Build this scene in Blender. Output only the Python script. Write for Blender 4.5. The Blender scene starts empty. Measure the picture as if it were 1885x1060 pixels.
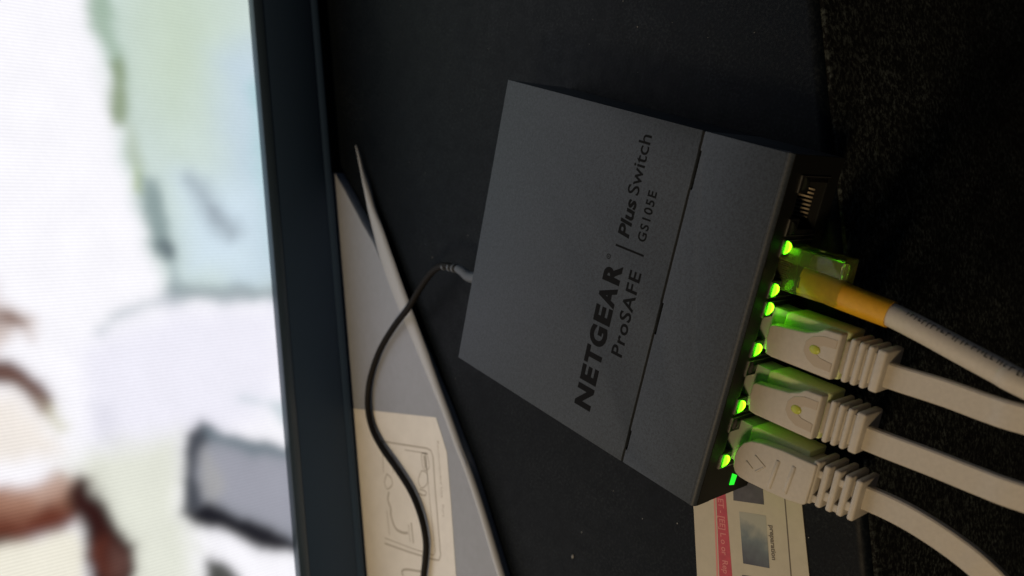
import bpy, bmesh, math, random
import numpy as np
from mathutils import Vector, Matrix

random.seed(4)
rng = np.random.default_rng(4)
S = 0.001                                   # everything below is in millimetres
sc = bpy.context.scene
COL = sc.collection

# ------------------------------------------------------------------ camera
CAM = np.array([109.7115, -101.1013, 209.3235])
RM = np.array([[0.18267142, -0.65402006, -0.73409053],
               [-0.9400497, -0.33489354, 0.06444285],
               [-0.28798909, 0.67830972, -0.67598684]])   # rows: right, down, forward
FPX = 1570.287
cd = bpy.data.cameras.new('camera')
cam = bpy.data.objects.new('camera', cd)
COL.objects.link(cam)
m = Matrix(((RM[0][0], -RM[1][0], -RM[2][0]), (RM[0][1], -RM[1][1], -RM[2][1]), (RM[0][2], -RM[1][2], -RM[2][2])))
cam.matrix_world = Matrix.Translation(Vector(CAM * S)) @ m.to_4x4()
cd.sensor_width = 36
cd.lens = FPX * 36 / 1885
cd.clip_start = 0.005
cd.clip_end = 50
cd.dof.use_dof = True
cd.dof.focus_distance = 0.236
cd.dof.aperture_fstop = 15
sc.camera = cam

# ------------------------------------------------------------------ world, lights, exposure
w = bpy.data.worlds.new('World'); sc.world = w; w.use_nodes = True
w.node_tree.nodes['Background'].inputs[0].default_value = (0.42, 0.62, 1.0, 1)
w.node_tree.nodes['Background'].inputs[1].default_value = 0.022
sc.view_settings.view_transform = 'Standard'
sc.view_settings.look = 'None'
sc.view_settings.exposure = 0
sc.view_settings.gamma = 1

def area(name, loc, target, size, power, color):
    l = bpy.data.lights.new(name, 'AREA'); l.shape = 'DISK'; l.size = size * S; l.energy = power; l.color = color
    o = bpy.data.objects.new(name, l); COL.objects.link(o)
    o.location = Vector(loc) * S
    o.rotation_euler = (Vector(target) - Vector(loc)).to_track_quat('-Z', 'Y').to_euler()
    return o
LAMP = area('room_lamp', (-480, -520, 1020), (30, 50, 0), 240, 6.2, (1.0, 0.73, 0.42))
SCREEN_GAIN = 1.0

# ------------------------------------------------------------------ helpers
def ray(u, v):
    return RM.T @ np.array([(u - 942.5) / FPX, (v - 530) / FPX, 1.0])
def at(u, v, z):
    d = ray(u, v); return CAM + (z - CAM[2]) / d[2] * d
def at2(u, v, z):
    q = at(u, v, z); return (float(q[0]), float(q[1]))
def yawvec(deg):
    a = math.radians(deg)
    return np.array([math.cos(a), math.sin(a), 0]), np.array([-math.sin(a), math.cos(a), 0])

MATS = {}
def mat(name, col, rough=0.5, metal=0.0, spec=0.5, noise=None, bump=None, emit=None, trans=0.0, ior=1.45, coat=0.0, sss=0.0):
    if name in MATS: return MATS[name]
    M = bpy.data.materials.new(name); M.use_nodes = True
    nt = M.node_tree; b = nt.nodes['Principled BSDF']
    b.inputs['Base Color'].default_value = (*col, 1)
    b.inputs['Roughness'].default_value = rough
    b.inputs['Metallic'].default_value = metal
    b.inputs['Specular IOR Level'].default_value = spec
    b.inputs['IOR'].default_value = ior
    b.inputs['Transmission Weight'].default_value = trans
    b.inputs['Coat Weight'].default_value = coat
    if sss:
        b.inputs['Subsurface Weight'].default_value = sss
        b.inputs['Subsurface Radius'].default_value = (1, 0.8, 0.5)
        b.inputs['Subsurface Scale'].default_value = 0.0012
    if emit:
        b.inputs['Emission Color'].default_value = (*emit[0], 1)
        b.inputs['Emission Strength'].default_value = emit[1]
    if noise or bump:
        tc = nt.nodes.new('ShaderNodeTexCoord')
    if noise:                               # (scale per metre, dark factor, light factor[, second scale])
        acc = None
        for k, sca in enumerate((noise[0],) + tuple(noise[3:])):
            n = nt.nodes.new('ShaderNodeTexNoise'); n.inputs['Scale'].default_value = sca
            n.inputs['Detail'].default_value = 4; n.inputs['Roughness'].default_value = 0.65
            nt.links.new(tc.outputs['Object'], n.inputs['Vector'])
            r = nt.nodes.new('ShaderNodeMapRange')
            r.inputs[1].default_value = 0.3; r.inputs[2].default_value = 0.7
            r.inputs[3].default_value = noise[1]; r.inputs[4].default_value = noise[2]
            nt.links.new(n.outputs['Fac'], r.inputs[0])
            if acc is None: acc = r.outputs[0]
            else:
                mu = nt.nodes.new('ShaderNodeMath'); mu.operation = 'MULTIPLY'
                nt.links.new(acc, mu.inputs[0]); nt.links.new(r.outputs[0], mu.inputs[1]); acc = mu.outputs[0]
        vm = nt.nodes.new('ShaderNodeVectorMath'); vm.operation = 'SCALE'
        vm.inputs[0].default_value = col
        nt.links.new(acc, vm.inputs['Scale'])
        nt.links.new(vm.outputs[0], b.inputs['Base Color'])
    if bump:                                # (scale, strength, distance mm)
        n = nt.nodes.new('ShaderNodeTexNoise'); n.inputs['Scale'].default_value = bump[0]; n.inputs['Detail'].default_value = 3
        nt.links.new(tc.outputs['Object'], n.inputs['Vector'])
        bp = nt.nodes.new('ShaderNodeBump'); bp.inputs['Strength'].default_value = bump[1]; bp.inputs['Distance'].default_value = bump[2] * S
        nt.links.new(n.outputs['Fac'], bp.inputs['Height'])
        nt.links.new(bp.outputs[0], b.inputs['Normal'])
    MATS[name] = M
    return M

class MB:
    """collects shapes in millimetres, links them as one mesh object"""
    def __init__(s): s.v = []; s.f = []
    def add(s, vs, fs):
        o = len(s.v); s.v += [tuple(map(float, p)) for p in vs]; s.f += [tuple(i + o for i in f) for f in fs]; return s
    def box(s, x0, x1, y0, y1, z0, z1, fr=None):
        vs = [(x, y, z) for z in (z0, z1) for y in (y0, y1) for x in (x0, x1)]
        if fr: vs = [fr(p) for p in vs]
        return s.add(vs, [(0, 2, 3, 1), (4, 5, 7, 6), (0, 1, 5, 4), (2, 6, 7, 3), (0, 4, 6, 2), (1, 3, 7, 5)])
    def prism(s, poly, z0, z1, fr=None, caps=True):
        a = sum(poly[i][0] * poly[(i + 1) % len(poly)][1] - poly[(i + 1) % len(poly)][0] * poly[i][1] for i in range(len(poly)))
        if a < 0: poly = poly[::-1]
        n = len(poly)
        vs = [(p[0], p[1], z0) for p in poly] + [(p[0], p[1], z1) for p in poly]
        if fr: vs = [fr(p) for p in vs]
        fs = [(i, (i + 1) % n, n + (i + 1) % n, n + i) for i in range(n)]
        if caps: fs += [tuple(range(n - 1, -1, -1)), tuple(range(n, 2 * n))]
        return s.add(vs, fs)
    def sweep(s, path, prof, cap=True, up=(0, 0, 1)):
        """prof: closed (side, up) list, or a function of index"""
        P = [np.array(p, float) for p in path]; n = len(P); rings = []
        upv = np.array(up, float)
        for i in range(n):
            t = P[min(i + 1, n - 1)] - P[max(i - 1, 0)]; t /= np.linalg.norm(t)
            sd = np.cross(t, upv); L = np.linalg.norm(sd)
            sd = sd / L if L > 1e-6 else np.array([1.0, 0, 0])
            uu = np.cross(sd, t)
            pr = prof(i) if callable(prof) else prof
            rings.append([P[i] + sd * a + uu * b for a, b in pr])
        k = len(rings[0]); vs = [q for r in rings for q in r]
        fs = [(i * k + j, i * k + (j + 1) % k, (i + 1) * k + (j + 1) % k, (i + 1) * k + j) for i in range(n - 1) for j in range(k)]
        if cap: fs += [tuple(range(k - 1, -1, -1)), tuple((n - 1) * k + j for j in range(k))]
        return s.add(vs, fs)
    def tube(s, path, rad, k=14):
        c = [(math.cos(2 * math.pi * j / k), math.sin(2 * math.pi * j / k)) for j in range(k)]
        rf = rad if callable(rad) else (lambda i: rad)
        return s.sweep(path, lambda i: [(a * rf(i), b * rf(i)) for a, b in c])
    def ellipsoid(s, c, r, zcut=None, nu=16, nv=10):
        vs = []; fs = []
        for i in range(nv + 1):
            th = math.pi * i / nv
            for j in range(nu):
                ph = 2 * math.pi * j / nu
                z = c[2] + r[2] * math.cos(th)
                if zcut is not None: z = min(z, zcut)
                vs.append((c[0] + r[0] * math.sin(th) * math.cos(ph), c[1] + r[1] * math.sin(th) * math.sin(ph), z))
        for i in range(nv):
            for j in range(nu):
                fs.append((i * nu + j, (i + 1) * nu + j, (i + 1) * nu + (j + 1) % nu, i * nu + (j + 1) % nu))
        return s.add(vs, fs)
    def build(s, name, M, parent=None, bevel=0.0, seg=2, smooth=True, angle=35, ang_bev=30):
        org = parent['_org'] if parent is not None else (0, 0, 0)
        me = bpy.data.meshes.new(name)
        me.from_pydata([((p[0] - org[0]) * S, (p[1] - org[1]) * S, (p[2] - org[2]) * S) for p in s.v], [], s.f)
        bm = bmesh.new(); bm.from_mesh(me)
        bmesh.ops.remove_doubles(bm, verts=bm.verts, dist=1e-7)
        bmesh.ops.recalc_face_normals(bm, faces=bm.faces)
        if bevel:
            es = [e for e in bm.edges if len(e.link_faces) == 2 and e.calc_face_angle(0) > math.radians(ang_bev)]
            bmesh.ops.bevel(bm, geom=es, offset=bevel * S, segments=seg, profile=0.5, affect='EDGES', clamp_overlap=True)
        bm.to_mesh(me); bm.free()
        if smooth:
            for p in me.polygons: p.use_smooth = True
            me.set_sharp_from_angle(angle=math.radians(angle))
        me.materials.append(M)
        return link(name, me, parent)

def link(name, me, parent=None):
    o = bpy.data.objects.new(name, me); COL.objects.link(o)
    if parent is not None:
        o.parent = parent
        o['_org'] = parent['_org']
    else:
        o['_org'] = (0, 0, 0)
    return o
def thing(name, label, cat, loc=(0, 0, 0), group=None):
    o = bpy.data.objects.new(name, None); COL.objects.link(o)
    o.empty_display_size = 0.01
    o.location = Vector(loc) * S
    o['_org'] = tuple(map(float, loc)); o['label'] = label; o['category'] = cat
    if group: o['group'] = group
    return o
def smooth_path(pts, n=8):
    """Catmull-Rom through pts"""
    P = [np.array(p, float) for p in pts]; P = [2 * P[0] - P[1]] + P + [2 * P[-1] - P[-2]]
    out = []
    for i in range(1, len(P) - 2):
        for k in range(n):
            t = k / n
            out.append(0.5 * (2 * P[i] + (P[i + 1] - P[i - 1]) * t + (2 * P[i - 1] - 5 * P[i] + 4 * P[i + 1] - P[i + 2]) * t * t
                              + (3 * P[i] - P[i - 1] - 3 * P[i + 1] + P[i + 2]) * t ** 3))
    out.append(P[-2]); return out
def text_into(mb, body, x0, x1, base, cap, z, bold=0.0, shear=0.0, fr=None, space=1.0, depth=0.03):
    """letters of `body` fitted between x0 and x1 with the capitals `cap` high; collected into mb"""
    c = bpy.data.curves.new('lettering', 'FONT'); c.body = body; c.size = 1; c.offset = bold; c.shear = shear
    c.space_character = space; c.resolution_u = 4; c.fill_mode = 'FRONT'
    o = bpy.data.objects.new('lettering', c); COL.objects.link(o)
    dg = bpy.context.evaluated_depsgraph_get(); dg.update()
    me = bpy.data.meshes.new_from_object(o.evaluated_get(dg))
    vs = np.array([v.co[:] for v in me.vertices]); fs = [tuple(p.vertices) for p in me.polygons]
    bpy.data.objects.remove(o); bpy.data.curves.remove(c); bpy.data.meshes.remove(me)
    H = 0.73
    lo, hi = vs[:, 0].min(), vs[:, 0].max()
    out = []
    for v in vs:
        p = (x0 + (v[0] - lo) / (hi - lo) * (x1 - x0), base + v[1] / H * cap, z)
        out.append(fr(p) if fr else p)
    mb.add(out, fs)
    return mb

# ------------------------------------------------------------------ materials
m_case = mat('painted steel, charcoal grey', (0.0385, 0.0485, 0.063), 0.5, spec=0.35, noise=(3300, 0.72, 1.28, 1400), bump=(4200, 0.45, 0.06))
m_case_in = mat('switch front plastic', (0.008, 0.0085, 0.008), 0.5, spec=0.2, noise=(3000, 0.8, 1.2))  # front made near black, its shade put into the colour
m_print_and_shade = mat('black printing ink and seam shade', (0.0065, 0.007, 0.008), 0.7, spec=0.08)
m_jack = mat('black jack plastic', (0.008, 0.0085, 0.008), 0.4)
m_tin = mat('tinned steel', (0.45, 0.45, 0.43), 0.38, 1.0)
m_gold = mat('gold contact', (0.26, 0.22, 0.16), 0.35, 1.0)
m_led = mat('lit green lamp', (0.05, 0.2, 0.02), 0.4, emit=((0.105, 1.0, 0.003), 8.5))
nt = m_led.node_tree
_g = nt.nodes.new('ShaderNodeTexCoord'); _x = nt.nodes.new('ShaderNodeSeparateXYZ'); _r = nt.nodes.new('ShaderNodeValToRGB')
nt.links.new(_g.outputs['Generated'], _x.inputs[0]); nt.links.new(_x.outputs[2], _r.inputs[0])
_r.color_ramp.elements[0].color = (0.23, 1.0, 0.006, 1); _r.color_ramp.elements[0].position = 0.25
_r.color_ramp.elements[1].color = (0.06, 0.85, 0.003, 1); _r.color_ramp.elements[1].position = 1.0
nt.links.new(_r.outputs[0], nt.nodes['Principled BSDF'].inputs['Emission Color'])
m_ledoff = mat('unlit lamp lens', (0.015, 0.018, 0.014), 0.25)
m_power = mat('lit power lamp', (0.03, 0.2, 0.02), 0.4, emit=((0.012, 1.0, 0.03), 1.0))
m_white = mat('white cable plastic', (0.485, 0.45, 0.39), 0.55, noise=(900, 0.94, 1.05), bump=(2500, 0.12, 0.05), sss=0.15)
m_clearbody = mat('milky clear plug plastic', (0.55, 0.6, 0.5), 0.3, trans=0.45, ior=1.4)
m_clear = mat('clear plug plastic, led glow painted in', (0.78, 0.9, 0.34), 0.08, trans=0.95, ior=1.32)  # plastic is clear; the lamps' yellow-green glow is painted into its colour
m_boot = mat('translucent white boot plastic', (0.55, 0.61, 0.31), 0.5, noise=(900, 0.94, 1.05), sss=0.6)  # white boots, with green spill from the lamps put into the colour
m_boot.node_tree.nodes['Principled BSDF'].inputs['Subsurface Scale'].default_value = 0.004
m_orange = mat('orange cable sleeve', (0.62, 0.32, 0.014), 0.45, noise=(700, 0.92, 1.06))
m_ink = mat('dark jacket print', (0.03, 0.028, 0.025), 0.6)
m_black = mat('black cord rubber', (0.008, 0.007, 0.0065), 0.6, spec=0.2)
m_grey = mat('grey plug rubber', (0.09, 0.105, 0.13), 0.5)
m_bezel = mat('glossy black bezel plastic', (0.036, 0.066, 0.12), 0.55, spec=0.2)  # black plastic, lifted to navy to paint in the screen's glare
m_bezel_in = mat('bezel lip plastic', (0.05, 0.08, 0.12), 0.3)
m_tray = mat('pale grey box plastic', (0.355, 0.39, 0.465), 0.45, noise=(300, 0.95, 1.05), bump=(2000, 0.08, 0.05))
m_reflection = mat('pale plastic for edge reflection', (0.50, 0.53, 0.58), 0.4)  # paler than the box, to stand for light mirrored at its edge
m_label = mat('cream sticker paper', (0.86, 0.845, 0.81), 0.35, noise=(150, 0.95, 1.04))
m_labelink = mat('sticker ink', (0.50, 0.47, 0.42), 0.5)
m_paper = mat('white leaflet paper', (0.47, 0.43, 0.33), 0.6, noise=(250, 0.95, 1.04))
m_red = mat('red printed band', (0.46, 0.055, 0.075), 0.5, noise=(600, 0.85, 1.1))
m_pink = mat('pale band lettering', (0.62, 0.22, 0.2), 0.5)
m_inkgrey = mat('grey leaflet ink', (0.13, 0.11, 0.085), 0.6)
m_rubber = mat('rubber', (0.02, 0.02, 0.02), 0.7)
m_dust = mat('lint', (0.25, 0.25, 0.24), 0.8)

# leaflet pictures: a printed photograph, mottled blue grey
def picture_mat(name, a, b, axis):
    M = bpy.data.materials.new(name); M.use_nodes = True; nt = M.node_tree; bs = nt.nodes['Principled BSDF']
    bs.inputs['Roughness'].default_value = 0.5
    tc = nt.nodes.new('ShaderNodeTexCoord'); mp = nt.nodes.new('ShaderNodeSeparateXYZ')
    nt.links.new(tc.outputs['Generated'], mp.inputs[0])
    n = nt.nodes.new('ShaderNodeTexNoise'); n.inputs['Scale'].default_value = 4; n.inputs['Detail'].default_value = 5
    nt.links.new(tc.outputs['Generated'], n.inputs['Vector'])
    ad = nt.nodes.new('ShaderNodeMath'); ad.operation = 'MULTIPLY_ADD'; ad.inputs[1].default_value = 0.5
    nt.links.new(n.outputs['Fac'], ad.inputs[0]); nt.links.new(mp.outputs[axis], ad.inputs[2])
    r = nt.nodes.new('ShaderNodeValToRGB'); e = r.color_ramp.elements
    e[0].position = 0.3; e[0].color = (*a, 1); e[1].position = 1.15; e[1].color = (*b, 1)
    x = r.color_ramp.elements.new(0.72); x.color = (0.13, 0.16, 0.165, 1)
    nt.links.new(ad.outputs[0], r.inputs[0]); nt.links.new(r.outputs[0], bs.inputs['Base Color'])
    return M
m_pic = picture_mat('printed grey blue picture', (0.055, 0.055, 0.07), (0.33, 0.33, 0.27), 0)
m_pic2 = mat('printed dark picture', (0.07, 0.066, 0.07), 0.5, noise=(200, 0.7, 1.3))

# speckled black felt for the cabinet
def felt(name, base, lint, amount, rough, spec, sc1, bumpd):
    M = bpy.data.materials.new(name); M.use_nodes = True; nt = M.node_tree; bs = nt.nodes['Principled BSDF']
    tc = nt.nodes.new('ShaderNodeTexCoord')
    n1 = nt.nodes.new('ShaderNodeTexNoise'); n1.inputs['Scale'].default_value = sc1; n1.inputs['Detail'].default_value = 6; n1.inputs['Roughness'].default_value = 0.75
    n2 = nt.nodes.new('ShaderNodeTexNoise'); n2.inputs['Scale'].default_value = 60; n2.inputs['Detail'].default_value = 4
    n3 = nt.nodes.new('ShaderNodeTexNoise'); n3.inputs['Scale'].default_value = 220; n3.inputs['Detail'].default_value = 2
    for n in (n1, n2, n3): nt.links.new(tc.outputs['Object'], n.inputs['Vector'])
    r1 = nt.nodes.new('ShaderNodeMapRange'); r1.inputs[1].default_value = 0.48; r1.inputs[2].default_value = 0.72; r1.inputs[4].default_value = amount
    nt.links.new(n1.outputs['Fac'], r1.inputs[0])
    r2 = nt.nodes.new('ShaderNodeMapRange'); r2.inputs[1].default_value = 0.3; r2.inputs[2].default_value = 0.7; r2.inputs[3].default_value = 0.35; r2.inputs[4].default_value = 1.25
    nt.links.new(n2.outputs['Fac'], r2.inputs[0])
    mu = nt.nodes.new('ShaderNodeMath'); mu.operation = 'MULTIPLY'
    nt.links.new(r1.outputs[0], mu.inputs[0]); nt.links.new(r2.outputs[0], mu.inputs[1])
    mx = nt.nodes.new('ShaderNodeMix'); mx.data_type = 'RGBA'
    mx.inputs[6].default_value = (*base, 1); mx.inputs[7].default_value = (*lint, 1)
    nt.links.new(mu.outputs[0], mx.inputs[0]); nt.links.new(mx.outputs[2], bs.inputs['Base Color'])
    r3 = nt.nodes.new('ShaderNodeMapRange'); r3.inputs[1].default_value = 0.3; r3.inputs[2].default_value = 0.7; r3.inputs[3].default_value = rough - 0.06; r3.inputs[4].default_value = rough + 0.06
    nt.links.new(n3.outputs['Fac'], r3.inputs[0]); nt.links.new(r3.outputs[0], bs.inputs['Roughness'])
    bs.inputs['Specular IOR Level'].default_value = spec
    bp = nt.nodes.new('ShaderNodeBump'); bp.inputs['Strength'].default_value = 0.4; bp.inputs['Distance'].default_value = bumpd * S
    nt.links.new(n1.outputs['Fac'], bp.inputs['Height']); nt.links.new(bp.outputs[0], bs.inputs['Normal'])
    return M
m_top = felt('dusty black top', (0.0030, 0.0048, 0.0080), (0.036, 0.044, 0.049), 0.55, 0.5, 0.12, 1100, 0.1)
m_cloth = felt('speckled black front cloth', (0.0055, 0.0058, 0.0065), (0.15, 0.18, 0.175), 0.75, 0.85, 0.1, 650, 0.4)

# ------------------------------------------------------------------ cabinet (yawed to the switch)
YAW = 23.39
E1, N1 = yawvec(YAW)
def cab(p):
    q = E1 * p[0] + N1 * p[1]; return (q[0], q[1], p[2])
t = thing('cabinet', 'wide black cabinet with dusty top and speckled cloth front under everything else', 'cabinet', cab((150, 120, -450)))
MB().box(-420, 620, -32.4, 420, -14, 0, cab).build('top_panel', m_top, t, bevel=2.6, seg=4)
MB().box(-420, 620, -31, 410, -448, -14.2, cab).build('body', m_rubber, t)
MB().box(-416, 616, -33.6, -31.2, -446, -2.6, cab).build('front_cloth', m_cloth, t, bevel=1.0)
fl = MB().box(-2500, 2500, -2500, 2500, -470, -450.5).build('floor', mat('dark carpet', (0.03, 0.027, 0.025), 0.9, noise=(300, 0.6, 1.4), bump=(900, 0.5, 2)))
fl['kind'] = 'structure'

# ------------------------------------------------------------------ television
YT = 22.37
E2, N2 = yawvec(YT); NT = 197.8
def tv(p):                                  # (along, depth behind face, height)
    q = E2 * p[0] + N2 * (NT + p[1]); return (q[0], q[1], p[2])
def ontv(u, v):
    d = ray(u, v); s = (NT - N2 @ CAM) / (N2 @ d); q = CAM + s * d; return E2 @ q, q[2]
T0, T1, ZB, ZS = -215.0, 505.0, 6.0, 38.4
t = thing('television', 'black framed flat television showing a bright blurred picture, behind the switch', 'television', tv((145, 60, 0)))
ZT = 450.0; BZ = 24.0
# bezel: four bars with a rolled lower edge
def bar_lower():
    mb = MB()
    prof = [(ZB + 1.2, 0.0), (ZB + 0.2, 1.6), (ZB, 4.0), (ZB + 0.5, 30), (ZS - 0.6, 30), (ZS - 0.6, 2.6), (ZS - 1.8, 0.3), (ZS - 3.2, 0.0), (ZB + 5.5, 0.0), (ZB + 5.0, 0.35), (ZB + 4.5, 0.35), (ZB + 4.0, 0.0)]
    n = len(prof); vs = [tv((T0 - 0, d, z)) for z, d in prof] + [tv((T1, d, z)) for z, d in prof]
    fs = [(i, (i + 1) % n, n + (i + 1) % n, n + i) for i in range(n)] + [tuple(range(n)), tuple(range(2 * n - 1, n - 1, -1))]
    return mb.add(vs, fs)
bar_lower().build('bezel', m_bezel, t, bevel=0.5, seg=2, ang_bev=50)
MB().box(T0, T1, 0.2, 30, ZT - BZ, ZT, tv).box(T0, T0 + BZ, 0.2, 30, ZS, ZT - BZ - .05, tv).box(T1 - BZ, T1, 0.2, 30, ZS, ZT - BZ - .05, tv).build('upper_bezel', m_bezel, t, bevel=1.2)
MB().box(T0 + BZ + .1, T1 - BZ - .1, -0.35, 4.4, ZS - 4.4, ZS + 0.3, tv).build('bezel_lip', m_bezel_in, t, bevel=0.5)
MB().box(T0 + 30, T1 - 30, 30.2, 58, ZB + 14, ZT - 20, tv).build('back_shell', m_rubber, t, bevel=6)
MB().box(240, 310, 32, 58, 5.2, ZB + 60, tv).build('stand_neck', m_bezel, t, bevel=3)
MB().box(190, 400, 22, 170, 0.1, 5, tv).build('stand_base', m_bezel, t, bevel=2)

def screen():
    """the blurred picture the television shows, as soft-edged colour shapes in the picture's own plane"""
    xs = np.unique(np.concatenate([np.linspace(T0 + BZ, -50, 30), np.arange(-50, 205, 0.85), np.linspace(205, T1 - BZ, 40)]))
    zs = np.unique(np.concatenate([np.arange(ZS + 0.2, 150, 0.75), np.linspace(150, ZT - BZ, 40)]))
    X, Z = np.meshgrid(xs, zs)
    P = E2[None, None, :] * X[..., None] + N2 * (NT + 4.0); P[..., 2] += Z
    Q = (P - CAM) @ RM.T
    U = 942.5 + FPX * Q[..., 0] / np.maximum(Q[..., 2], 20); V = 530 + FPX * Q[..., 1] / np.maximum(Q[..., 2], 20)
    U = np.clip(U, -60, 640); V = np.clip(V, -60, 1120)
    # gentle wobble so that nothing has a ruled edge
    def wob(a, b, s, k): return 0.5 * k * (np.sin(a / s + 1.3 * np.sin(b / s / 1.7)) + 0.6 * np.sin(b / s * 1.9 + a / s / 2.3 + 2))
    Uw = U + wob(U, V, 17, 2.4) + wob(V, U, 6, 1.0); Vw = V + wob(V, U, 19, 2.4) + wob(U, V, 7, 1.0)
    lin = lambda c: ((np.array(c) / 255.0 + 0.055) / 1.055) ** 2.4
    img = np.ones(U.shape + (3,)) * lin((252, 249, 252))
    def sd(poly):
        d2 = np.full(U.shape, 1e12); inside = np.zeros(U.shape, bool); n = len(poly)
        for i in range(n):
            (ax, ay), (bx, by) = poly[i], poly[(i + 1) % n]
            ex, ey = bx - ax, by - ay; L = ex * ex + ey * ey + 1e-9
            tt = np.clip(((Uw - ax) * ex + (Vw - ay) * ey) / L, 0, 1)
            d2 = np.minimum(d2, (Uw - ax - tt * ex) ** 2 + (Vw - ay - tt * ey) ** 2)
            c = ((ay > Vw) != (by > Vw)) & (Uw < (bx - ax) * (Vw - ay) / (by - ay + 1e-9) + ax)
            inside ^= c
        d = np.sqrt(d2); return np.where(inside, -d, d)
    fz = np.random.default_rng(9)
    grain = sum(np.sin(U * math.cos(t1) / l1 + V * math.sin(t1) / l1 + p1) * l1 ** .5 for t1, l1, p1 in zip(fz.random(40) * 6.3, fz.uniform(3, 22, 40), fz.random(40) * 6.3)) / 20
    def blob(poly, col, soft, op=1.0):
        d = sd(poly) + grain * min(5, soft * .35)
        h = np.clip(0.5 - d / (7 * soft), 0, 1); h = (h * h * (3 - 2 * h) * op * (.22 if soft < 17 else 0))[..., None]
        img[:] = img * (1 - h) + lin(col) * h
        soft = soft * 1.15; a = np.clip(0.5 - d / (2 * soft), 0, 1); a = (a * a * (3 - 2 * a) * op)[..., None]
        img[:] = img * (1 - a) + lin(col) * a
    # pale green-blue area on the right of the picture
    blob([(168, -80), (178, 60), (205, 160), (228, 300), (262, 400), (300, 520), (322, 545), (520, 545), (520, -80)], (206, 220, 214), 22)
    blob([(230, -80), (250, 150), (330, 260), (400, 120), (420, -80)], (200, 214, 194), 75, .95)
    blob([(400, 100), (420, 300), (440, 520), (530, 540), (500, 60)], (196, 213, 224), 45, .9)
    blob([(462, 150), (475, 330), (500, 470), (520, 380), (490, 130)], (176, 210, 214), 22, .9)
    blob([(330, 330), (345, 500), (470, 515), (470, 350)], (212, 228, 238), 45, .9)
    # soft dark streak
    blob([(160, -40), (166, 45), (182, 78), (200, 90), (206, 150), (228, 150), (214, 60), (200, -40)], (158, 180, 160), 13, .9)
    blob([(204, 120), (204, 200), (208, 233), (238, 231), (234, 160), (222, 110)], (142, 157, 126), 10, .95)
    blob([(226, 225), (244, 310), (268, 310), (250, 225)], (184, 196, 178), 12, .9)
    blob([(248, 305), (247, 350), (262, 356), (264, 318)], (172, 188, 132), 6, .9)
    blob([(256, 320), (268, 400), (286, 462), (312, 486), (328, 476), (308, 410), (290, 330)], (140, 157, 156), 12, .95)
    blob([(292, 448), (304, 476), (322, 480), (320, 455), (306, 440)], (95, 106, 112), 10, .9)
    blob([(312, 480), (312, 545), (330, 545), (328, 490)], (170, 184, 186), 9, .8)
    blob([(348, 330), (368, 390), (394, 416), (426, 440), (438, 426), (412, 382), (382, 338)], (160, 172, 180), 20, .9)
    blob([(376, 370), (382, 400), (402, 408), (396, 382)], (150, 160, 168), 10, .6)
    # band under it
    blob([(170, 612), (205, 580), (260, 555), (318, 540), (325, 553), (270, 566), (220, 586), (180, 622)], (204, 208, 212), 13, .95)
    blob([(312, 526), (318, 552), (420, 556), (520, 552), (520, 526), (420, 530)], (146, 160, 162), 11, .95)
    blob([(150, 640), (160, 830), (240, 900), (330, 860), (520, 740), (515, 560), (330, 565)], (238, 235, 245), 34, .8)
    blob([(160, 740), (180, 820), (215, 830), (205, 750)], (218, 216, 226), 22, .5)
    blob([(110, 880), (160, 830), (330, 800), (345, 960), (380, 1130), (240, 1130)], (226, 227, 210), 36, .9)
    blob([(445, 735), (490, 748), (525, 778), (535, 770), (530, 740)], (182, 198, 202), 12, .7)
    # grey slab with dark rim
    blob([(352, 795), (372, 780), (398, 792), (440, 806), (490, 818), (540, 830), (560, 1030), (520, 1008), (440, 968), (375, 942), (346, 946), (338, 905)], (150, 152, 160), 8, 1)
    blob([(366, 830), (372, 905), (430, 938), (560, 985), (545, 850), (450, 822)], (158, 158, 168), 24, .85)
    blob([(372, 815), (372, 905), (392, 920), (412, 905), (410, 880)], (172, 170, 166), 12, .6)
    blob([(352, 795), (372, 778), (392, 790), (386, 806), (366, 830), (364, 880), (372, 925), (352, 948), (332, 944), (338, 890), (340, 830)], (62, 66, 74), 9, .95)
    blob([(370, 782), (398, 790), (440, 802), (500, 816), (540, 826), (540, 842), (470, 836), (410, 818), (384, 806)], (112, 124, 132), 9, .9)
    blob([(372, 800), (362, 806), (364, 815), (374, 806)], (70, 74, 82), 8, .8)
    blob([(334, 944), (350, 960), (400, 975), (440, 992), (470, 1004), (545, 1022), (560, 1010), (545, 994), (500, 974), (450, 956), (410, 934), (384, 926), (368, 934)], (16, 18, 28), 8, 1)
    blob([(358, 1005), (376, 1030), (382, 1022), (366, 1004)], (206, 208, 190), 10, .6)
    blob([(374, 1030), (392, 1024), (412, 1034), (430, 1052), (450, 1075), (440, 1120), (385, 1120)], (52, 54, 48), 9, .95)
    # brown shapes at the far side
    blob([(-80, 560), (-80, 640), (-10, 650), (35, 610), (58, 622), (62, 590), (20, 560)], (198, 178, 166), 18, .8)
    blob([(-80, 566), (-80, 596), (10, 596), (44, 604), (48, 590), (20, 570)], (112, 76, 58), 9, .9)
    blob([(-80, 520), (-20, 525), (8, 600), (-80, 600)], (190, 176, 172), 26, .7)
    blob([(-80, 664), (-80, 702), (20, 706), (52, 722), (72, 758), (96, 770), (92, 738), (78, 706), (45, 674), (20, 664)], (88, 44, 24), 9, .95)
    blob([(20, 690), (56, 712), (74, 750), (60, 745), (40, 716)], (88, 48, 32), 8, .7)
    blob([(95, 750), (85, 768), (110, 800), (125, 790)], (206, 202, 170), 12, .7)
    blob([(-80, 720), (-80, 860), (40, 850), (110, 830), (80, 770), (30, 725)], (238, 226, 210), 26, .7)
    blob([(-80, 905), (-80, 1015), (30, 1005), (100, 975), (150, 955), (152, 885), (110, 880), (60, 890)], (156, 106, 78), 20, .95)
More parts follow.
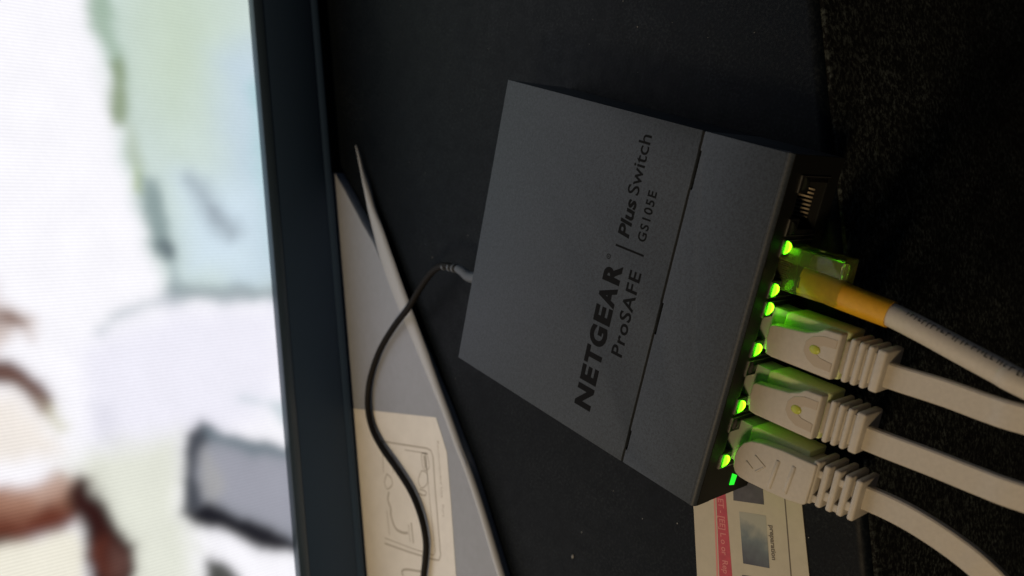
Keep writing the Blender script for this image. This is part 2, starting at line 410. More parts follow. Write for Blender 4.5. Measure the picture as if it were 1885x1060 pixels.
    blob([(20, 900), (70, 918), (140, 898), (146, 884), (100, 880)], (196, 166, 150), 14, .8)
    blob([(-80, 950), (-80, 1022), (30, 1012), (110, 980), (150, 965), (150, 925), (90, 938), (30, 955)], (96, 42, 28), 15, .95)
    blob([(-80, 985), (-80, 1020), (20, 1008), (20, 980)], (74, 44, 30), 12, .7)
    blob([(126, 900), (146, 872), (164, 880), (169, 904), (192, 920), (202, 945), (222, 980), (255, 1000), (250, 1025), (232, 1130), (164, 1130), (158, 1040), (152, 975), (138, 955), (128, 930)], (46, 16, 15), 11, 1)
    blob([(205, 1010), (195, 1060), (225, 1060), (240, 1020)], (112, 80, 72), 16, .6)
    blob([(160, 1000), (170, 1060), (200, 1060), (190, 1000)], (96, 48, 36), 14, .8)
    blob([(-80, 1018), (-80, 1120), (156, 1120), (150, 1010), (140, 975), (90, 990)], (240, 234, 216), 7, .97)
    ker = np.exp(-np.arange(-6, 7) ** 2 / (2 * 1.6 ** 2)); ker /= ker.sum()
    def blur(I):
        Pd = np.pad(I, ((6, 6), (6, 6), (0, 0)), 'edge')
        A = sum(k * Pd[i:i + I.shape[0]] for i, k in enumerate(ker))
        return sum(k * A[:, i:i + I.shape[1]] for i, k in enumerate(ker))
    img *= (1 + 0.012 * grain)[..., None]
    img[:] = 0.85 * blur(img) + 0.15 * blur(blur(blur(img)))
    img *= np.array([0.985, 1.0, 1.025]); img[:] = np.minimum(img, 1.15) * (0.985 + 0.03 * rng.random(U.shape))[..., None]
    nz, nx = U.shape
    verts = (P * S).reshape(-1, 3)
    org = np.array(t['_org']) * S
    me = bpy.data.meshes.new('screen')
    idx = np.arange(nz * nx).reshape(nz, nx)
    F = np.stack([idx[:-1, :-1], idx[:-1, 1:], idx[1:, 1:], idx[1:, :-1]], -1).reshape(-1, 4)
    me.vertices.add(len(verts)); me.vertices.foreach_set('co', (verts - org).astype(np.float32).ravel())
    me.loops.add(F.size); me.loops.foreach_set('vertex_index', F.ravel().astype(np.int32))
    me.polygons.add(len(F)); me.polygons.foreach_set('loop_start', (np.arange(len(F)) * 4).astype(np.int32))
    me.update(calc_edges=True)
    ca = me.color_attributes.new('picture', 'FLOAT_COLOR', 'POINT')
    ca.data.foreach_set('color', np.concatenate([img.reshape(-1, 3), np.ones((nz * nx, 1))], 1).astype(np.float32).ravel())
    M = bpy.data.materials.new('lit television panel'); M.use_nodes = True; nt = M.node_tree
    b = nt.nodes['Principled BSDF']; b.inputs['Base Color'].default_value = (0.01, 0.01, 0.012, 1); b.inputs['Roughness'].default_value = 0.4
    a = nt.nodes.new('ShaderNodeAttribute'); a.attribute_name = 'picture'
    tc = nt.nodes.new('ShaderNodeTexCoord'); mp = nt.nodes.new('ShaderNodeMapping'); mp.inputs['Rotation'].default_value = (0, 0, -math.radians(YT))
    wv = nt.nodes.new('ShaderNodeTexWave'); wv.bands_direction = 'X'; wv.inputs['Scale'].default_value = 0.314 / (1.25 * S) / 1.0
    nt.links.new(tc.outputs['Object'], mp.inputs[0]); nt.links.new(mp.outputs[0], wv.inputs['Vector'])
    r = nt.nodes.new('ShaderNodeMapRange'); r.inputs[3].default_value = 0.95; r.inputs[4].default_value = 1.05
    nt.links.new(wv.outputs['Fac'], r.inputs[0])
    vm = nt.nodes.new('ShaderNodeVectorMath'); vm.operation = 'SCALE'
    nt.links.new(a.outputs['Color'], vm.inputs[0]); nt.links.new(r.outputs[0], vm.inputs['Scale'])
    nt.links.new(vm.outputs[0], b.inputs['Emission Color']); b.inputs['Emission Strength'].default_value = SCREEN_GAIN
    me.materials.append(M)
    link('screen', me, t)
screen()

# ------------------------------------------------------------------ pale box with a printed sticker, partly under the television
ZL = 5.0
t = thing('plastic_box', 'pale grey flat box with cream sticker reaching under the television', 'box', (*at2(760, 900, 0), 0))
edge = [(616, 318), (634, 350), (650, 380), (667, 412), (686, 446), (706, 492), (727, 540), (750, 594), (775, 648), (797, 702), (817, 750), (838, 806), (856, 850), (873, 903), (889, 956), (907, 1014), (930, 1090), (965, 1200)]
poly = [at2(u, v, ZL) for u, v in edge]
back = [poly[-1][0] + 40 * N1[0] - 60 * E1[0], poly[-1][1] + 40 * N1[1] - 60 * E1[1]]
far = at2(560, 1330, ZL); far2 = at2(585, 318, ZL)
MB().prism(poly + [far, far2], 0.25, ZL).build('lid', m_tray, t, bevel=0.35)
reflection_px = [(652, 268, .2), (657, 285, .35), (664, 312, .55), (674, 345, 1.1), (684, 385, 2.1), (699, 432, 3.5), (718, 490, 4.4), (742, 553, 4.0), (764, 607, 3.4), (787, 664, 2.8), (807, 715, 2.2), (826, 763, 1.8), (846, 818, 1.7), (864, 864, 1.6), (884, 922, 1.6), (902, 980, 1.6), (926, 1060, 1.6), (958, 1160, 1.6)]
rp = smooth_path([(*at2(u, v, 3.2), 2.2 + 1.5 * min(1, max(0, (v - 250) / 260))) for u, v, r in reflection_px], 4)
rr = np.interp(np.linspace(0, 1, len(rp)), np.linspace(0, 1, len(reflection_px)), [r for _, _, r in reflection_px])
MB().sweep(rp, lambda i: [(rr[i] * math.cos(a), (1.7 if rr[i] > 1 else 1.7 * rr[i]) * math.sin(a)) for a in np.linspace(0, 2 * math.pi, 17)[:-1]]).build('reflection_strip', m_reflection, t)  # added strip, shaped as the reflection along the box edge
lab = [at2(u, v, ZL) for u, v in ((646, 751), (803, 768), (812, 796), (823, 832), (831, 930), (840, 1060), (850, 1190), (690, 1190), (660, 930))]
MB().prism(lab, ZL + 0.05, ZL + 0.18).build('sticker', m_label, t)
# printed drawing on the sticker
ink = MB()
ZI = ZL + 0.2
def stroke(px, wd, mb=ink, z=ZI, n=5):
    pth = [np.array([*at2(u, v, z), z]) for u, v in px]
    if len(pth) > 2: pth = smooth_path(pth, n)
    L = []; R = []
    for i in range(len(pth)):
        d = pth[min(i + 1, len(pth) - 1)] - pth[max(i - 1, 0)]; d /= np.linalg.norm(d); s = np.array([-d[1], d[0], 0])
        L.append(pth[i] + s * wd / 2); R.append(pth[i] - s * wd / 2)
    k = len(L); mb.add(L + R, [(i, i + 1, k + i + 1, k + i) for i in range(k - 1)])
stroke([(697, 811), (740, 818), (785, 825), (793, 829), (797, 840), (801, 900), (806, 960), (811, 1022), (808, 1031), (798, 1030), (750, 1015), (708, 1000)], .75, n=1)
stroke([(745, 828), (788, 835)], .45)
stroke([(783, 832), (788, 890), (795, 960), (801, 1015), (798, 1022), (760, 1010), (708, 990)], .45, n=1)
stroke([(786, 836), (790, 860), (780, 864), (776, 836), (786, 836)], .5); stroke([(781, 838), (784, 862)], 1.6)
stroke([(776, 866), (786, 872), (786, 890), (776, 898), (770, 884), (776, 866)], .5)
stroke([(772, 900), (784, 905), (782, 912), (770, 908)], .6)
stroke([(704, 828), (706, 870)], .45); stroke([(722, 826), (724, 870)], .45)
stroke([(712, 872), (720, 880), (722, 892), (713, 900), (708, 888), (712, 872)], .6)
stroke([(716, 905), (714, 920), (719, 935), (720, 950), (728, 972), (740, 980), (751, 981)], 1.15)
stroke([(757, 962), (761, 1000)], .9); stroke([(752, 965), (755, 998)], .5)
stroke([(742, 1060), (740, 1052), (748, 1048), (775, 1052)], 1.0)
stroke([(712, 940), (717, 985)], .5)
ink.build('printed_drawing', m_labelink, t)
tx = MB()
a0 = np.array(at2(806, 812, ZI)); a1 = np.array(at2(817, 952, ZI)); dd = a1 - a0; Ld = np.linalg.norm(dd); dd /= Ld; nn = np.array([-dd[1], dd[0]])
text_into(tx, 'Recommended Use   Port', 0, Ld, 0, 1.5, 0, fr=lambda p: (*(a0 + dd * p[0] + nn * (p[1] - .7)), ZI))
tx.build('printed_text', m_labelink, t)

# ------------------------------------------------------------------ leaflet under the switch
t = thing('leaflet', 'white printed leaflet with red band lying half under the switch', 'leaflet', (*at2(1400, 1000, 0), 0))
ZP = 0.3
lp = [at2(u, v, ZP) for u, v in ((1277, 939), (1284, 1075), (1294, 1240), (1514, 1240), (1491, 1075), (1478, 950))]
ext = [(lp[5][0] + 7 * E1[0], lp[5][1] + 7 * E1[1]), (lp[0][0] + 20 * E1[0], lp[0][1] + 20 * E1[1])]
MB().prism(lp + ext, 0.06, ZP).build('sheet', m_paper, t)
def flat(px, name, M, z=ZP + 0.04):
    MB().add([(*at2(u, v, z), z) for u, v in px], [tuple(range(len(px)))]).build(name, M, t, smooth=False)
flat([(1318, 900), (1335, 900), (1348, 1060), (1362, 1240), (1338, 1240), (1324, 1060)], 'red_band', m_red)
flat([(1313, 900), (1316, 900), (1322, 1060), (1336, 1240), (1333, 1240), (1319, 1060)], 'band_edge_line', m_pink)
flat([(1360.6, 941.5), (1410, 949), (1416.7, 1046), (1368, 1037)], 'printed_picture', m_pic)
flat([(1349, 880), (1350, 921), (1406.6, 929), (1403, 880)], 'printed_picture', m_pic2)
flat([(1366, 1058), (1419, 1066), (1428, 1180), (1374, 1170)], 'printed_picture', m_pic2)
flat([(1443, 912), (1445.3, 912), (1457.5, 1060), (1472, 1240), (1469, 1240), (1455, 1060)], 'ruled_line', m_inkgrey)
tx = MB()
a0 = np.array(at2(1327, 918, ZP)); a1 = np.array(at2(1337, 1056, ZP)); dd = a1 - a0; Ld = np.linalg.norm(dd); dd /= Ld; nn = np.array([-dd[1], dd[0]])
text_into(tx, 'ET - [EE] L o or  Rep', 0, Ld, 0, 2.0, 0, bold=.01, fr=lambda p: (*(a0 + dd * p[0] + nn * (p[1] - 1.0)), ZP + .08))
tx.build('band_lettering', m_pink, t)
tx = MB()
a0 = np.array(at2(1420, 967, ZP)); a1 = np.array(at2(1425, 1031, ZP)); dd = a1 - a0; Ld = np.linalg.norm(dd); dd /= Ld; nn = np.array([-dd[1], dd[0]])
text_into(tx, 'preparation', 0, Ld, 0, 1.5, 0, bold=.02, fr=lambda p: (*(a0 + dd * p[0] + nn * (p[1] - .6)), ZP + .08))
tx.build('caption', m_inkgrey, t)

# ------------------------------------------------------------------ the switch
W_, L_, H_ = 94.0, 101.0, 27.0
sw = thing('ethernet_switch', 'charcoal metal network switch with black lettering and five front ports', 'network switch', (W_ / 2, L_ / 2, 0))
F0 = 1.2                                     # bottom of the case, on rubber feet
YS = 25.6                                    # the seam
tabs = [(4, 10), (39, 48), (79, 89)]         # where the seam opens wider
def cover_poly(rear):
    pts = []
    xs = sorted(set([0, W_] + [a for tb in tabs for a in tb]))
    base = YS + 0.36 if rear else YS - 0.36
    for x0, x1 in zip(xs[:-1], xs[1:]):
        tab = any(abs(a - x0) < 1e-6 for a, b in tabs)
        y = base
        if tab and not rear: y = base - 0.40
        if not rear and not tab: y = base
        if rear and tab: y = base - 0.10
        pts += [(x0 + 0.0, y), (x1 - 0.0, y)]
    return pts
sl = cover_poly(True)
MB().prism(sl + [(W_, L_), (0, L_)], H_ - 1.2, H_).box(0, 1.1, YS + .2, L_, F0, H_ - 1.2).box(W_ - 1.1, W_, YS + .2, L_, F0, H_ - 1.2).build('rear_cover', m_case, sw, bevel=0.28)
MB().box(1.15, 20, L_ - 1.2, L_, F0, H_ - 1.25).box(29, W_ - 1.15, L_ - 1.2, L_, F0, H_ - 1.25).box(20, 29, L_ - 1.2, L_, 17, H_ - 1.25).box(20, 29, L_ - 1.2, L_, F0, 6.9).build('back_panel', m_case, sw)
MB().box(.2, W_ - .2, 1.4, L_ - .2, F0, F0 + 1.0).build('base_plate', m_case, sw)
MB().box(1.4, W_ - 1.4, YS - 2.4, YS + 2.4, H_ - 2.7, H_ - 1.5).build('inner_flange', m_print_and_shade, sw)  # black, so the wider seam openings carry painted deep shade
mb = MB()
for x0, x1 in zip([0.3] + [b for a, b in tabs], [a for a, b in tabs] + [W_ - .3]): mb.box(x0, x1, YS - .34, YS + .34, H_ - 1.45, H_ - .45)
mb.build('seam_shade', mat('painted seam shade', (0.018, 0.02, 0.023), 0.7, spec=0.2), sw)  # dark strip added to stand for shade inside the groove
# front cover: plate, flanges and a rolled front lip
fl_ = cover_poly(False)
mb = MB().prism([(0, 2.2)] + fl_[::1][::1] + [(W_, 2.2)], H_ - 1.2, H_) if False else MB()
mb.prism([(0, 1.6)] + fl_ + [(W_, 1.6)], H_ - 1.2, H_)
mb.box(0, 1.1, 1.6, YS - .2, F0, H_ - 1.2).box(W_ - 1.1, W_, 1.6, YS - .2, F0, H_ - 1.2)
mb.build('front_cover', m_case, sw, bevel=0.25)
lipc = [(1.55 - 1.3 * math.sin(a), H_ - 1.3 + 1.3 * math.cos(a)) for a in np.linspace(0, math.pi / 2, 7)]
lipc = lipc + [(0.25, H_ - 1.42), (1.3, H_ - 1.42), (1.55, H_ - 1.15)]
mb = MB(); n = len(lipc)
mb.add([(0.02, y, z) for y, z in lipc] + [(W_ - .02, y, z) for y, z in lipc], [(i, (i + 1) % n, n + (i + 1) % n, n + i) for i in range(n)] + [tuple(range(n)), tuple(range(2 * n - 1, n - 1, -1))])
mb.build('front_lip', m_case, sw)
PORTX = [17.35, 33.4, 49.45, 65.5, 81.55]
# front panel with five openings
ZJ0, ZJ1, PW = 6.2, 20.2, 7.55
mb = MB(); xs = [0.05]
for c in PORTX: xs += [c - PW, c + PW]
xs.append(W_ - 0.05)
for i in range(0, len(xs), 2): mb.box(xs[i], xs[i + 1], 0.25, 1.5, ZJ0, ZJ1)
mb.box(.05, W_ - .05, 0.25, 1.5, F0, ZJ0).box(.05, W_ - .05, 0.12, 1.5, ZJ1, H_ - 1.45)
mb.build('front_panel', m_case_in, sw)
# one port, copied along the front
def make_port(c, lit):                      # lit: which of the two lamps (left, right) glow
    p = MB()
    p.box(c - 7.3, c - 6.05, 0.15, 14, 6.5, 19.9).box(c + 6.05, c + 7.3, 0.15, 14, 6.5, 19.9)
    p.box(c - 6.05, c + 6.05, 0.15, 14, 6.5, 7.1).box(c - 6.05, c + 6.05, 13, 14, 7.1, 19.9)
    p.box(c - 6.05, c - 3.2, 0.15, 13, 15.1, 19.9).box(c + 3.2, c + 6.05, 0.15, 13, 15.1, 19.9).box(c - 3.2, c + 3.2, 0.6, 13, 18.6, 19.9)
    po = p.build('port', m_jack, sw, bevel=0.12, seg=1)
    MB().box(c - 7.5, c - 3.3, -0.15, 5, 19.95, 20.3).box(c + 3.3, c + 7.5, -0.15, 5, 19.95, 20.3).box(c - 7.5, c - 7.32, -0.1, 5, 6.3, 19.9).box(c + 7.32, c + 7.5, -0.1, 5, 6.3, 19.9).build('shield', m_tin, po)
    for k in range(8):
        x = c - 3.57 + 1.02 * k
        MB().sweep([(x, 2.6, 7.25), (x, 4.2, 7.7), (x, 9.5, 10.6)], [(-.22, -.12), (.22, -.12), (.22, .12), (-.22, .12)]).build('contact', m_gold, po)
    for s in (-1, 1):
        MB().ellipsoid((c + s * 5.55, 0.2, 18.4), (1.68, 0.9, 2.7), zcut=18.4).build('led', m_led if lit[s > 0] else m_ledoff, po)
    return po
for i, c in enumerate(PORTX): make_port(c, ((1, 0), (1, 0), (1, 1), (1, 1), (0, 0))[i])
q = [(1349.5, 872), (1357.5, 875), (1351.5, 892.5), (1343.5, 893)]
zz = []
for u, v in q:
    d = ray(u, v); s = -CAM[1] / d[1]; h = CAM + s * d; zz.append((h[0], h[2]))
mb = MB(); mb.add([(x, .1, z) for x, z in zz] + [(x, .6, z) for x, z in zz], [(0, 1, 2, 3), (7, 6, 5, 4)] + [(i, (i + 1) % 4, 4 + (i + 1) % 4, 4 + i) for i in range(4)])
mb.build('power_light', m_power, sw)
for x in (9, 85):
    for y in (11, 92):
        MB().tube([(x, y, 0.32 if y < 50 else .02), (x, y, F0 + .02)], 4.5, 20).build('rubber_foot', m_rubber, sw)
# lettering
tx = MB(); zt = H_ + 0.03
for ch, f0, f1 in (('N', 0, .155), ('E', .18, .292), ('T', .308, .43), ('G', .438, .575), ('E', .597, .71), ('A', .715, .852), ('R', .872, 1.0)):
    text_into(tx, ch, 8.3 + 44.6 * f0, 8.3 + 44.6 * f1, 41.0, 6.0, zt, bold=0.05)
text_into(tx, 'ProSAFE', 28.2, 53.1, 34.1, 4.1, zt, bold=0.02, space=1.12)
text_into(tx, 'Plus', 60.9, 71.5, 41.2, 4.1, zt, bold=0.03, shear=0.12)
text_into(tx, 'Switch', 72.9, 89.3, 41.2, 4.2, zt, bold=0.008)
text_into(tx, 'GS105E', 61.5, 75.5, 35.3, 2.95, zt, bold=0.02, space=1.2)
tx.add([(57.7, 45.0, zt), (58.3, 45.0, zt), (58.3, 34.7, zt), (57.7, 34.7, zt)], [(0, 1, 2, 3)])
ring = [(54.1 + 0.75 * math.cos(a), 46.5 + .75 * math.sin(a)) for a in np.linspace(0, 2 * math.pi, 17)[:-1]]
rin = [(54.1 + 0.55 * math.cos(a), 46.5 + .55 * math.sin(a)) for a in np.linspace(0, 2 * math.pi, 17)[:-1]]
tx.add([(x, y, zt) for x, y in ring + rin], [(i, (i + 1) % 16, 16 + (i + 1) % 16, 16 + i) for i in range(16)])
text_into(tx, 'R', 53.85, 54.4, 46.15, .7, zt)
tx.build('lettering', m_print_and_shade, sw, smooth=False)
# rear power socket
MB().box(20.2, 28.8, L_ - 6, L_ + .3, 7, 16.9).build('power_socket', m_jack, sw, bevel=.3)

# ------------------------------------------------------------------ white ribbed patch leads
def lead_frame(c, deg):
    a = math.radians(deg)
    def fr(p):                               # local: x across, y along outwards (negative), z
        x, y = p[0], p[1]
        return (c + x * math.cos(a) - y * math.sin(a), x * math.sin(a) + y * math.cos(a), p[2])
    return fr
def plug_insert(c, lead, fr):
    o = MB().box(c - 5.8, c + 5.8, -5.5, 9, 7.3, 14.6).build('plug', m_clearbody, lead, bevel=.3)
    for k in range(8):
        x = c - 3.57 + 1.02 * k
        MB().box(x - .17, x + .17, -4, 8, 9.0, 10.2).build('wire', m_gold, o)
flatprof = [(-3.0, -.75), (-2.6, -1.1), (2.6, -1.1), (3.0, -.75), (3.0, .75), (2.6, 1.1), (-2.6, 1.1), (-3.0, .75)]

def ribbed_lead(c, deg, label, px, zc):
    fr = lead_frame(c, deg)
    t = thing('patch_lead', label, 'network cable', (c, -20, 0), 'white flat network leads plugged into the switch')
    plug_insert(c, t, fr)
    # over-moulded body with a chamfered nose
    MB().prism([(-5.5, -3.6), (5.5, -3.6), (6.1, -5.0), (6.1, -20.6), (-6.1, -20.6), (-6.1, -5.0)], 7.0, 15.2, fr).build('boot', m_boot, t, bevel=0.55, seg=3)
    # raised latch guard over the clip, flared towards the ribs
    g = [(-5.6, -2.2), (-2.0, -1.5), (1.7, -1.6), (2.3, -2.6), (2.7, -6.5), (3.3, -11.5), (4.4, -14.2), (5.6, -15.6), (5.8, -20.2), (-5.8, -20.2), (-5.9, -4.2)]
    guard = MB().prism(g, 14.9, 18.3, fr).build('latch_guard', m_white, t, bevel=0.5, seg=3)
    # recess shade painted as a darker U patch, clip's round end showing
    U = [(-4.0, -19.6), (-4.0, -15.5), (-2.9, -13.2), (-1.2, -11.9), (1.2, -11.9), (2.9, -13.2), (3.9, -15.8), (4.1, -19.6), (1.9, -19.6), (1.6, -16.4), (.8, -15.2), (-.8, -15.2), (-1.5, -16.4), (-1.8, -19.6)]
    MB().prism(U, 18.1, 18.42, fr).build('recess_shade', mat('painted recess shade', (0.42, 0.36, 0.28), 0.55), t, bevel=.1, seg=1)
    MB().ellipsoid((*fr((0.0, -14.6, 0))[:2], 18.3), (1.15, 1.45, .5)).build('clip_end', mat('clip plastic with painted glow', (0.42, 0.46, 0.06), 0.35), t)  # clear clip end, green lamp light painted into its colour
    # ribs
    MB().prism([(-4.2, -20.4), (4.2, -20.4), (3.9, -29.5), (-3.9, -29.5)], 8.6, 16.0, fr).build('strain_relief', m_white, t, bevel=.6)
    for k in range(4):
        y = -22.0 - 2.15 * k; hw = 5.45 - .1 * k; wd = 1.45 if k < 3 else 2.3
        MB().prism([(-hw, y), (hw, y), (hw, y - wd), (-hw, y - wd)], 7.4, 17.4 - .15 * k, fr).build('rib', m_white, t, bevel=0.6, seg=3)
    pts = [(*at2(u, v, zc), zc) for u, v in px]
    last = np.array(pts[-1]); d = last - np.array(pts[-2]); d /= np.linalg.norm(d)
    pts += [tuple(last + d * 22 - np.array([0, 0, 5])), tuple(last + d * 38 - np.array([0, 0, 26])), tuple(last + d * 44 - np.array([0, 0, 90])), tuple(last + d * 44 - np.array([0, 0, 300]))]
    MB().sweep(smooth_path(pts, 8), flatprof).build('cable', m_white, t)
    return t
ribbed_lead(49.45, 2.4, 'white flat network lead with ribbed boot, next to the orange sleeved lead', [(1600, 678), (1660, 698), (1740, 723), (1820, 752), (1885, 772)], 13.4)
ribbed_lead(33.4, 2.6, 'white flat network lead with ribbed boot, between two other white flat leads', [(1562, 792), (1630, 819), (1720, 853), (1800, 885), (1885, 916)], 13.4)

# lead with a rounded, embossed guard and a slotted boot
c = PORTX[0]
t = thing('patch_lead', 'white flat network lead with slotted boot and embossed rounded guard, above the leaflet', 'network cable', (c, -20, 0), 'white flat network leads plugged into the switch')
fr = lead_frame(c, 3.0)
plug_insert(c, t, fr)
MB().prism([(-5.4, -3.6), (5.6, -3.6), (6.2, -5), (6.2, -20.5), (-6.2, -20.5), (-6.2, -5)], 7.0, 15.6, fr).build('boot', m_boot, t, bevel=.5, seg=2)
gp = [(1349, 858), (1351, 840), (1358, 825), (1368, 815), (1382, 811.5), (1400, 815), (1440, 829), (1475, 845), (1503, 857), (1497, 880), (1483, 927), (1478, 930), (1446, 920), (1410, 904), (1373, 886), (1360, 878), (1352, 869)]
gq = [at2(u, v, 19.0) for u, v in gp]
MB().prism(gq, 15.0, 19.0).build('latch_guard', m_white, t, bevel=.9, seg=4)
def emboss(px, h=19.25, wd=.55, name='embossed_mark'):
    P = [(*at2(u, v, 19.0), 19.0) for u, v in px]
    MB().sweep(P, [(-wd, -.25), (wd, -.25), (wd * .5, h - 19), (-wd * .5, h - 19)]).build(name, m_white, t, bevel=.08, seg=1)
emboss([(1390, 838), (1408, 859), (1391, 868)], wd=.38)
emboss([(1374, 848), (1385, 863)], wd=.38)
for u0, v0, u1, v1 in ((1433, 848, 1415, 898), (1462, 859, 1444, 908)):
    emboss([(u0, v0), (u1, v1)], 19.32, .75, 'grip_rib')
# slotted strain relief: cross bars joined alternately left, middle and right
MB().prism([(-4.6, -20.2), (4.6, -20.2), (4.0, -34.6), (-4.0, -34.6)], 8.4, 15.0, fr).build('strain_relief', m_white, t, bevel=.6)
for k in range(5):
    y = -22.9 - 2.6 * k; hw = 5.7 - .1 * k
    MB().prism([(-hw, y), (hw, y), (hw, y - 1.7), (-hw, y - 1.7)], 7.6, 18.2 - .3 * k, fr).build('rib', m_white, t, bevel=.6, seg=3)
    for x0, x1 in (((-3.4, -1.0),) if k % 2 == 0 else ((-5.0, -3.0), (1.6, 3.6))):
        MB().prism([(x0, y + 1.5), (x1, y + 1.5), (x1, y - .2), (x0, y - .2)], 9, 18.0 - .3 * k, fr).build('bridge', m_white, t, bevel=.35)
pts = [(*at2(u, v, z), z) for u, v, z in ((1570, 905, 13), (1640, 935, 13), (1700, 968, 13), (1765, 1012, 12.5), (1822, 1060, 11.5))]
last = np.array(pts[-1]); d = last - np.array(pts[-2]); d /= np.linalg.norm(d)
pts += [tuple(last + d * 12 - np.array([4, 0, 5])), tuple(last + d * 22 - np.array([8, 0, 26])), tuple(last + d * 25 - np.array([9, 0, 300]))]
MB().sweep(smooth_path(pts, 8), flatprof).build('cable', m_white, t)

# ------------------------------------------------------------------ orange sleeved lead with a clear plug
c = PORTX[3]
t = thing('patch_lead', 'white round network lead with orange sleeve and clear plug, nearest the empty port', 'network cable', (c, -20, 0))
fr = lead_frame(c, 3.5)
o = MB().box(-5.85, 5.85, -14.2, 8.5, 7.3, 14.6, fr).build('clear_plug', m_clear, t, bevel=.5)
for k in range(8):
    x = c - 3.57 + 1.02 * k
    MB().box(x - .17, x + .17, 1, 8, 9.0, 10.0).build('wire', m_gold, o)
# latch lever: springs up from the front and slopes back over the plug
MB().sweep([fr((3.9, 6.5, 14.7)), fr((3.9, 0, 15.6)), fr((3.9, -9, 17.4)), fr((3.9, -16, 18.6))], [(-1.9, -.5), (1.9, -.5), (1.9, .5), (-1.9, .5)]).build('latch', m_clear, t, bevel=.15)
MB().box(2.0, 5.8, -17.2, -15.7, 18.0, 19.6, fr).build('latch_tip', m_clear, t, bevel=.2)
slv = [(*at2(u, v, 11.3), 11.3) for u, v in ((1480, 515), (1503, 524), (1537, 539), (1590, 560), (1640, 579))]
sp = smooth_path(slv, 6)
MB().sweep(sp, lambda i: [(a * (3.75 - .5 * min(1, i / 24)), b * (2.7 + .55 * min(1, i / 24))) for a, b in [(math.cos(x), math.sin(x)) for x in np.linspace(0, 2 * math.pi, 19)[:-1]]]).build('sleeve', m_orange, t)
MB().prism([(-4.0, -3.4), (-1.2, -3.4), (-1.2, -3.75), (-4.0, -3.75)], 13.85, 14.1, fr).build('cut_mark', m_ink, t)
pts = [sp[-4], (*at2(1640, 579, 11.5), 11.5)] + [(*at2(u, v, 12.0), 12.0) for u, v in ((1700, 609), (1780, 652), (1840, 684), (1885, 708))]
last = np.array(pts[-1]); d = last - np.array(pts[-2]); d /= np.linalg.norm(d)
pts += [tuple(last + d * 22 - np.array([0, 0, 5])), tuple(last + d * 38 - np.array([0, 0, 26])), tuple(last + d * 44 - np.array([0, 0, 300]))]
cp = smooth_path(pts, 8)
cb = MB().tube(cp, 2.85, 18).build('cable', m_white, t)
# small dark characters printed along the jacket
mk = MB()
seg = np.array(cp); ds = np.r_[0, np.cumsum(np.linalg.norm(np.diff(seg, axis=0), axis=1))]
pos = ds[8] + 4.0
for kk in range(26):
    if pos > ds[44]: break
    q = np.array([np.interp(pos, ds, seg[:, k]) for k in range(3)]); q2 = np.array([np.interp(pos + .3, ds, seg[:, k]) for k in range(3)])
    d = q2 - q; d /= np.linalg.norm(d); sd = np.cross(d, (0, 0, 1.0)); sd /= np.linalg.norm(sd); up = np.cross(sd, d)
    wch = random.choice((.35, .6, .8)); pos += wch + random.choice((.35, .5, .9))
    side = -1 if (sd[0] > 0) == False else 1
    def on(l, a): return q + d * l + (sd * side * math.cos(a) + up * math.sin(a)) * 2.89
    a0 = math.radians(22); a1 = math.radians(48 + random.uniform(-5, 6))
    am = (a0 + a1) / 2
    mk.add([on(0, a0), on(.2, a0), on(.2, am), on(.2, a1), on(0, a1), on(0, am)], [(0, 1, 2, 5), (5, 2, 3, 4)])
    if wch > .4:
        b0, b1 = random.choice(((a0, a0 + .1), (am - .05, am + .05), (a1 - .1, a1)))
        mk.add([on(.2, b0), on(wch, b0), on(wch, b1), on(.2, b1)], [(0, 1, 2, 3)])
mk.build('jacket_print', m_ink, cb, smooth=False)

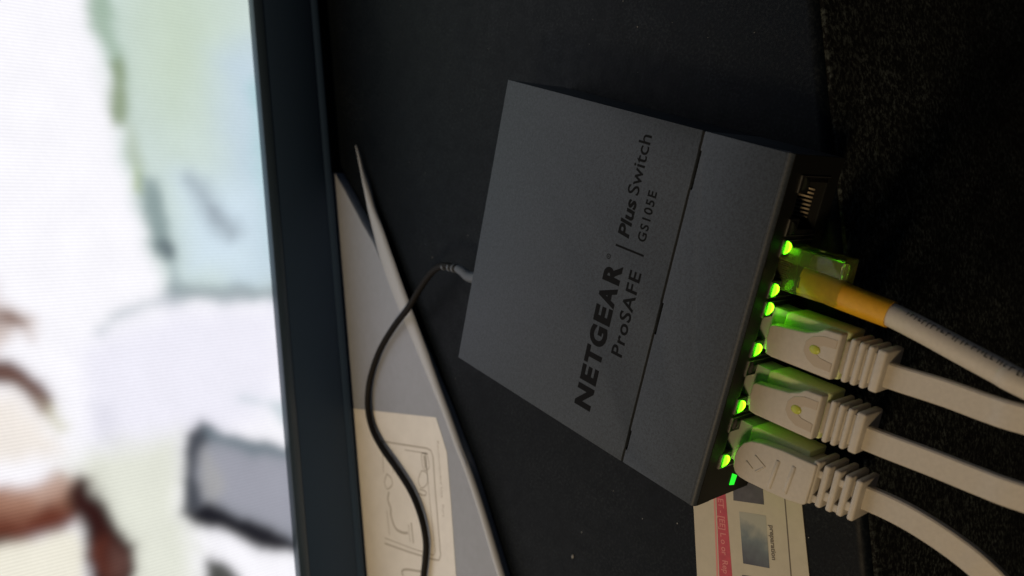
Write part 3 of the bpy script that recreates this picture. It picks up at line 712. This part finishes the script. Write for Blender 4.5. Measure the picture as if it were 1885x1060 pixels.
# ------------------------------------------------------------------ black power cord
t = thing('power_cord', 'thin black power cord with ribbed grey plug at the back of the switch', 'power cord', (24, 110, 0))
zc = 12.0
pl = [(24.3, 95, zc), (24.3, 108, zc), (*at2(866, 508, zc), zc), (*at2(852, 500, zc), zc), (*at2(842, 495, zc), zc)]
MB().tube([(24.4, 96, zc), (24.4, 110, zc)], 3.6, 20).build('plug', m_black, t, bevel=.5)
P = smooth_path([(24.4, 111, zc)] + [(*at2(u, v, zc), zc) for u, v in ((866, 510), (852, 500), (842, 494))], 5)
MB().tube(P, lambda i: 2.25 - 0.75 * i / len(P), 16).build('strain_relief', m_grey, t)
for (u, v, r) in ((838, 494, 1.7), (830, 492.5, 1.55), (819, 491, 1.4)):
    a = np.array([*at2(u, v, zc), zc]); b = np.array([*at2(u - 3.6, v - 1.0, zc), zc])
    MB().tube([a, b], r, 16).build('rib', m_grey, t, bevel=.3)
cord = [(*at2(u, v, z), z) for u, v, z in ((846, 496, zc), (835, 492, zc), (815, 489, zc), (796, 500, 11), (775, 528, 9.5), (752, 566, 9.2), (722, 606, 8), (697, 650, 7.6), (681, 700, 7.3), (677, 745, 7.3), (684, 785, 7.3), (702, 822, 7.3), (730, 862, 7.3), (757, 905, 7.3), (775, 950, 7.3), (784, 995, 7.3), (783, 1030, 7.3), (778, 1075, 7.3), (770, 1140, 7.3))]
ce = np.array([*at2(770, 1140, 7.3), 7.3])
cord += [tuple(ce - E1 * 22 - N1 * 4), tuple(ce - E1 * 50 - N1 * 10 - np.array([0, 0, 2])), tuple(ce - E1 * 85 - N1 * 12 - np.array([0, 0, 5.8])), tuple(ce - E1 * 180 - N1 * 4 - np.array([0, 0, 5.8])), tuple(ce - E1 * 310 + N1 * 6 - np.array([0, 0, 5.8]))]
MB().tube(smooth_path(cord, 7), 1.32, 14).build('cord', m_black, t)

# ------------------------------------------------------------------ lint on the cabinet top
mb = MB()
for k in range(90):
    u, v = random.uniform(-120, 190), random.uniform(-30, 150)
    x, y, _ = cab((u, v, 0)); r = random.choice((.08, .1, .12, .15)); 
    if k < 2: x, y = at2(*((1055, 1024), (1247, 963))[k], 0); r = (.5, .25)[k]
    if -6 < x < 100 and -2 < y < 103: continue
    mb.ellipsoid((x, y, r * .5), (r * random.uniform(1, 2), r, r * .6), nu=6, nv=4)
o = mb.build('lint', m_dust)
o['kind'] = 'stuff'; o['label'] = 'tiny specks of pale lint scattered over the black top'

for o in bpy.data.objects:
    if '_org' in o: del o['_org']
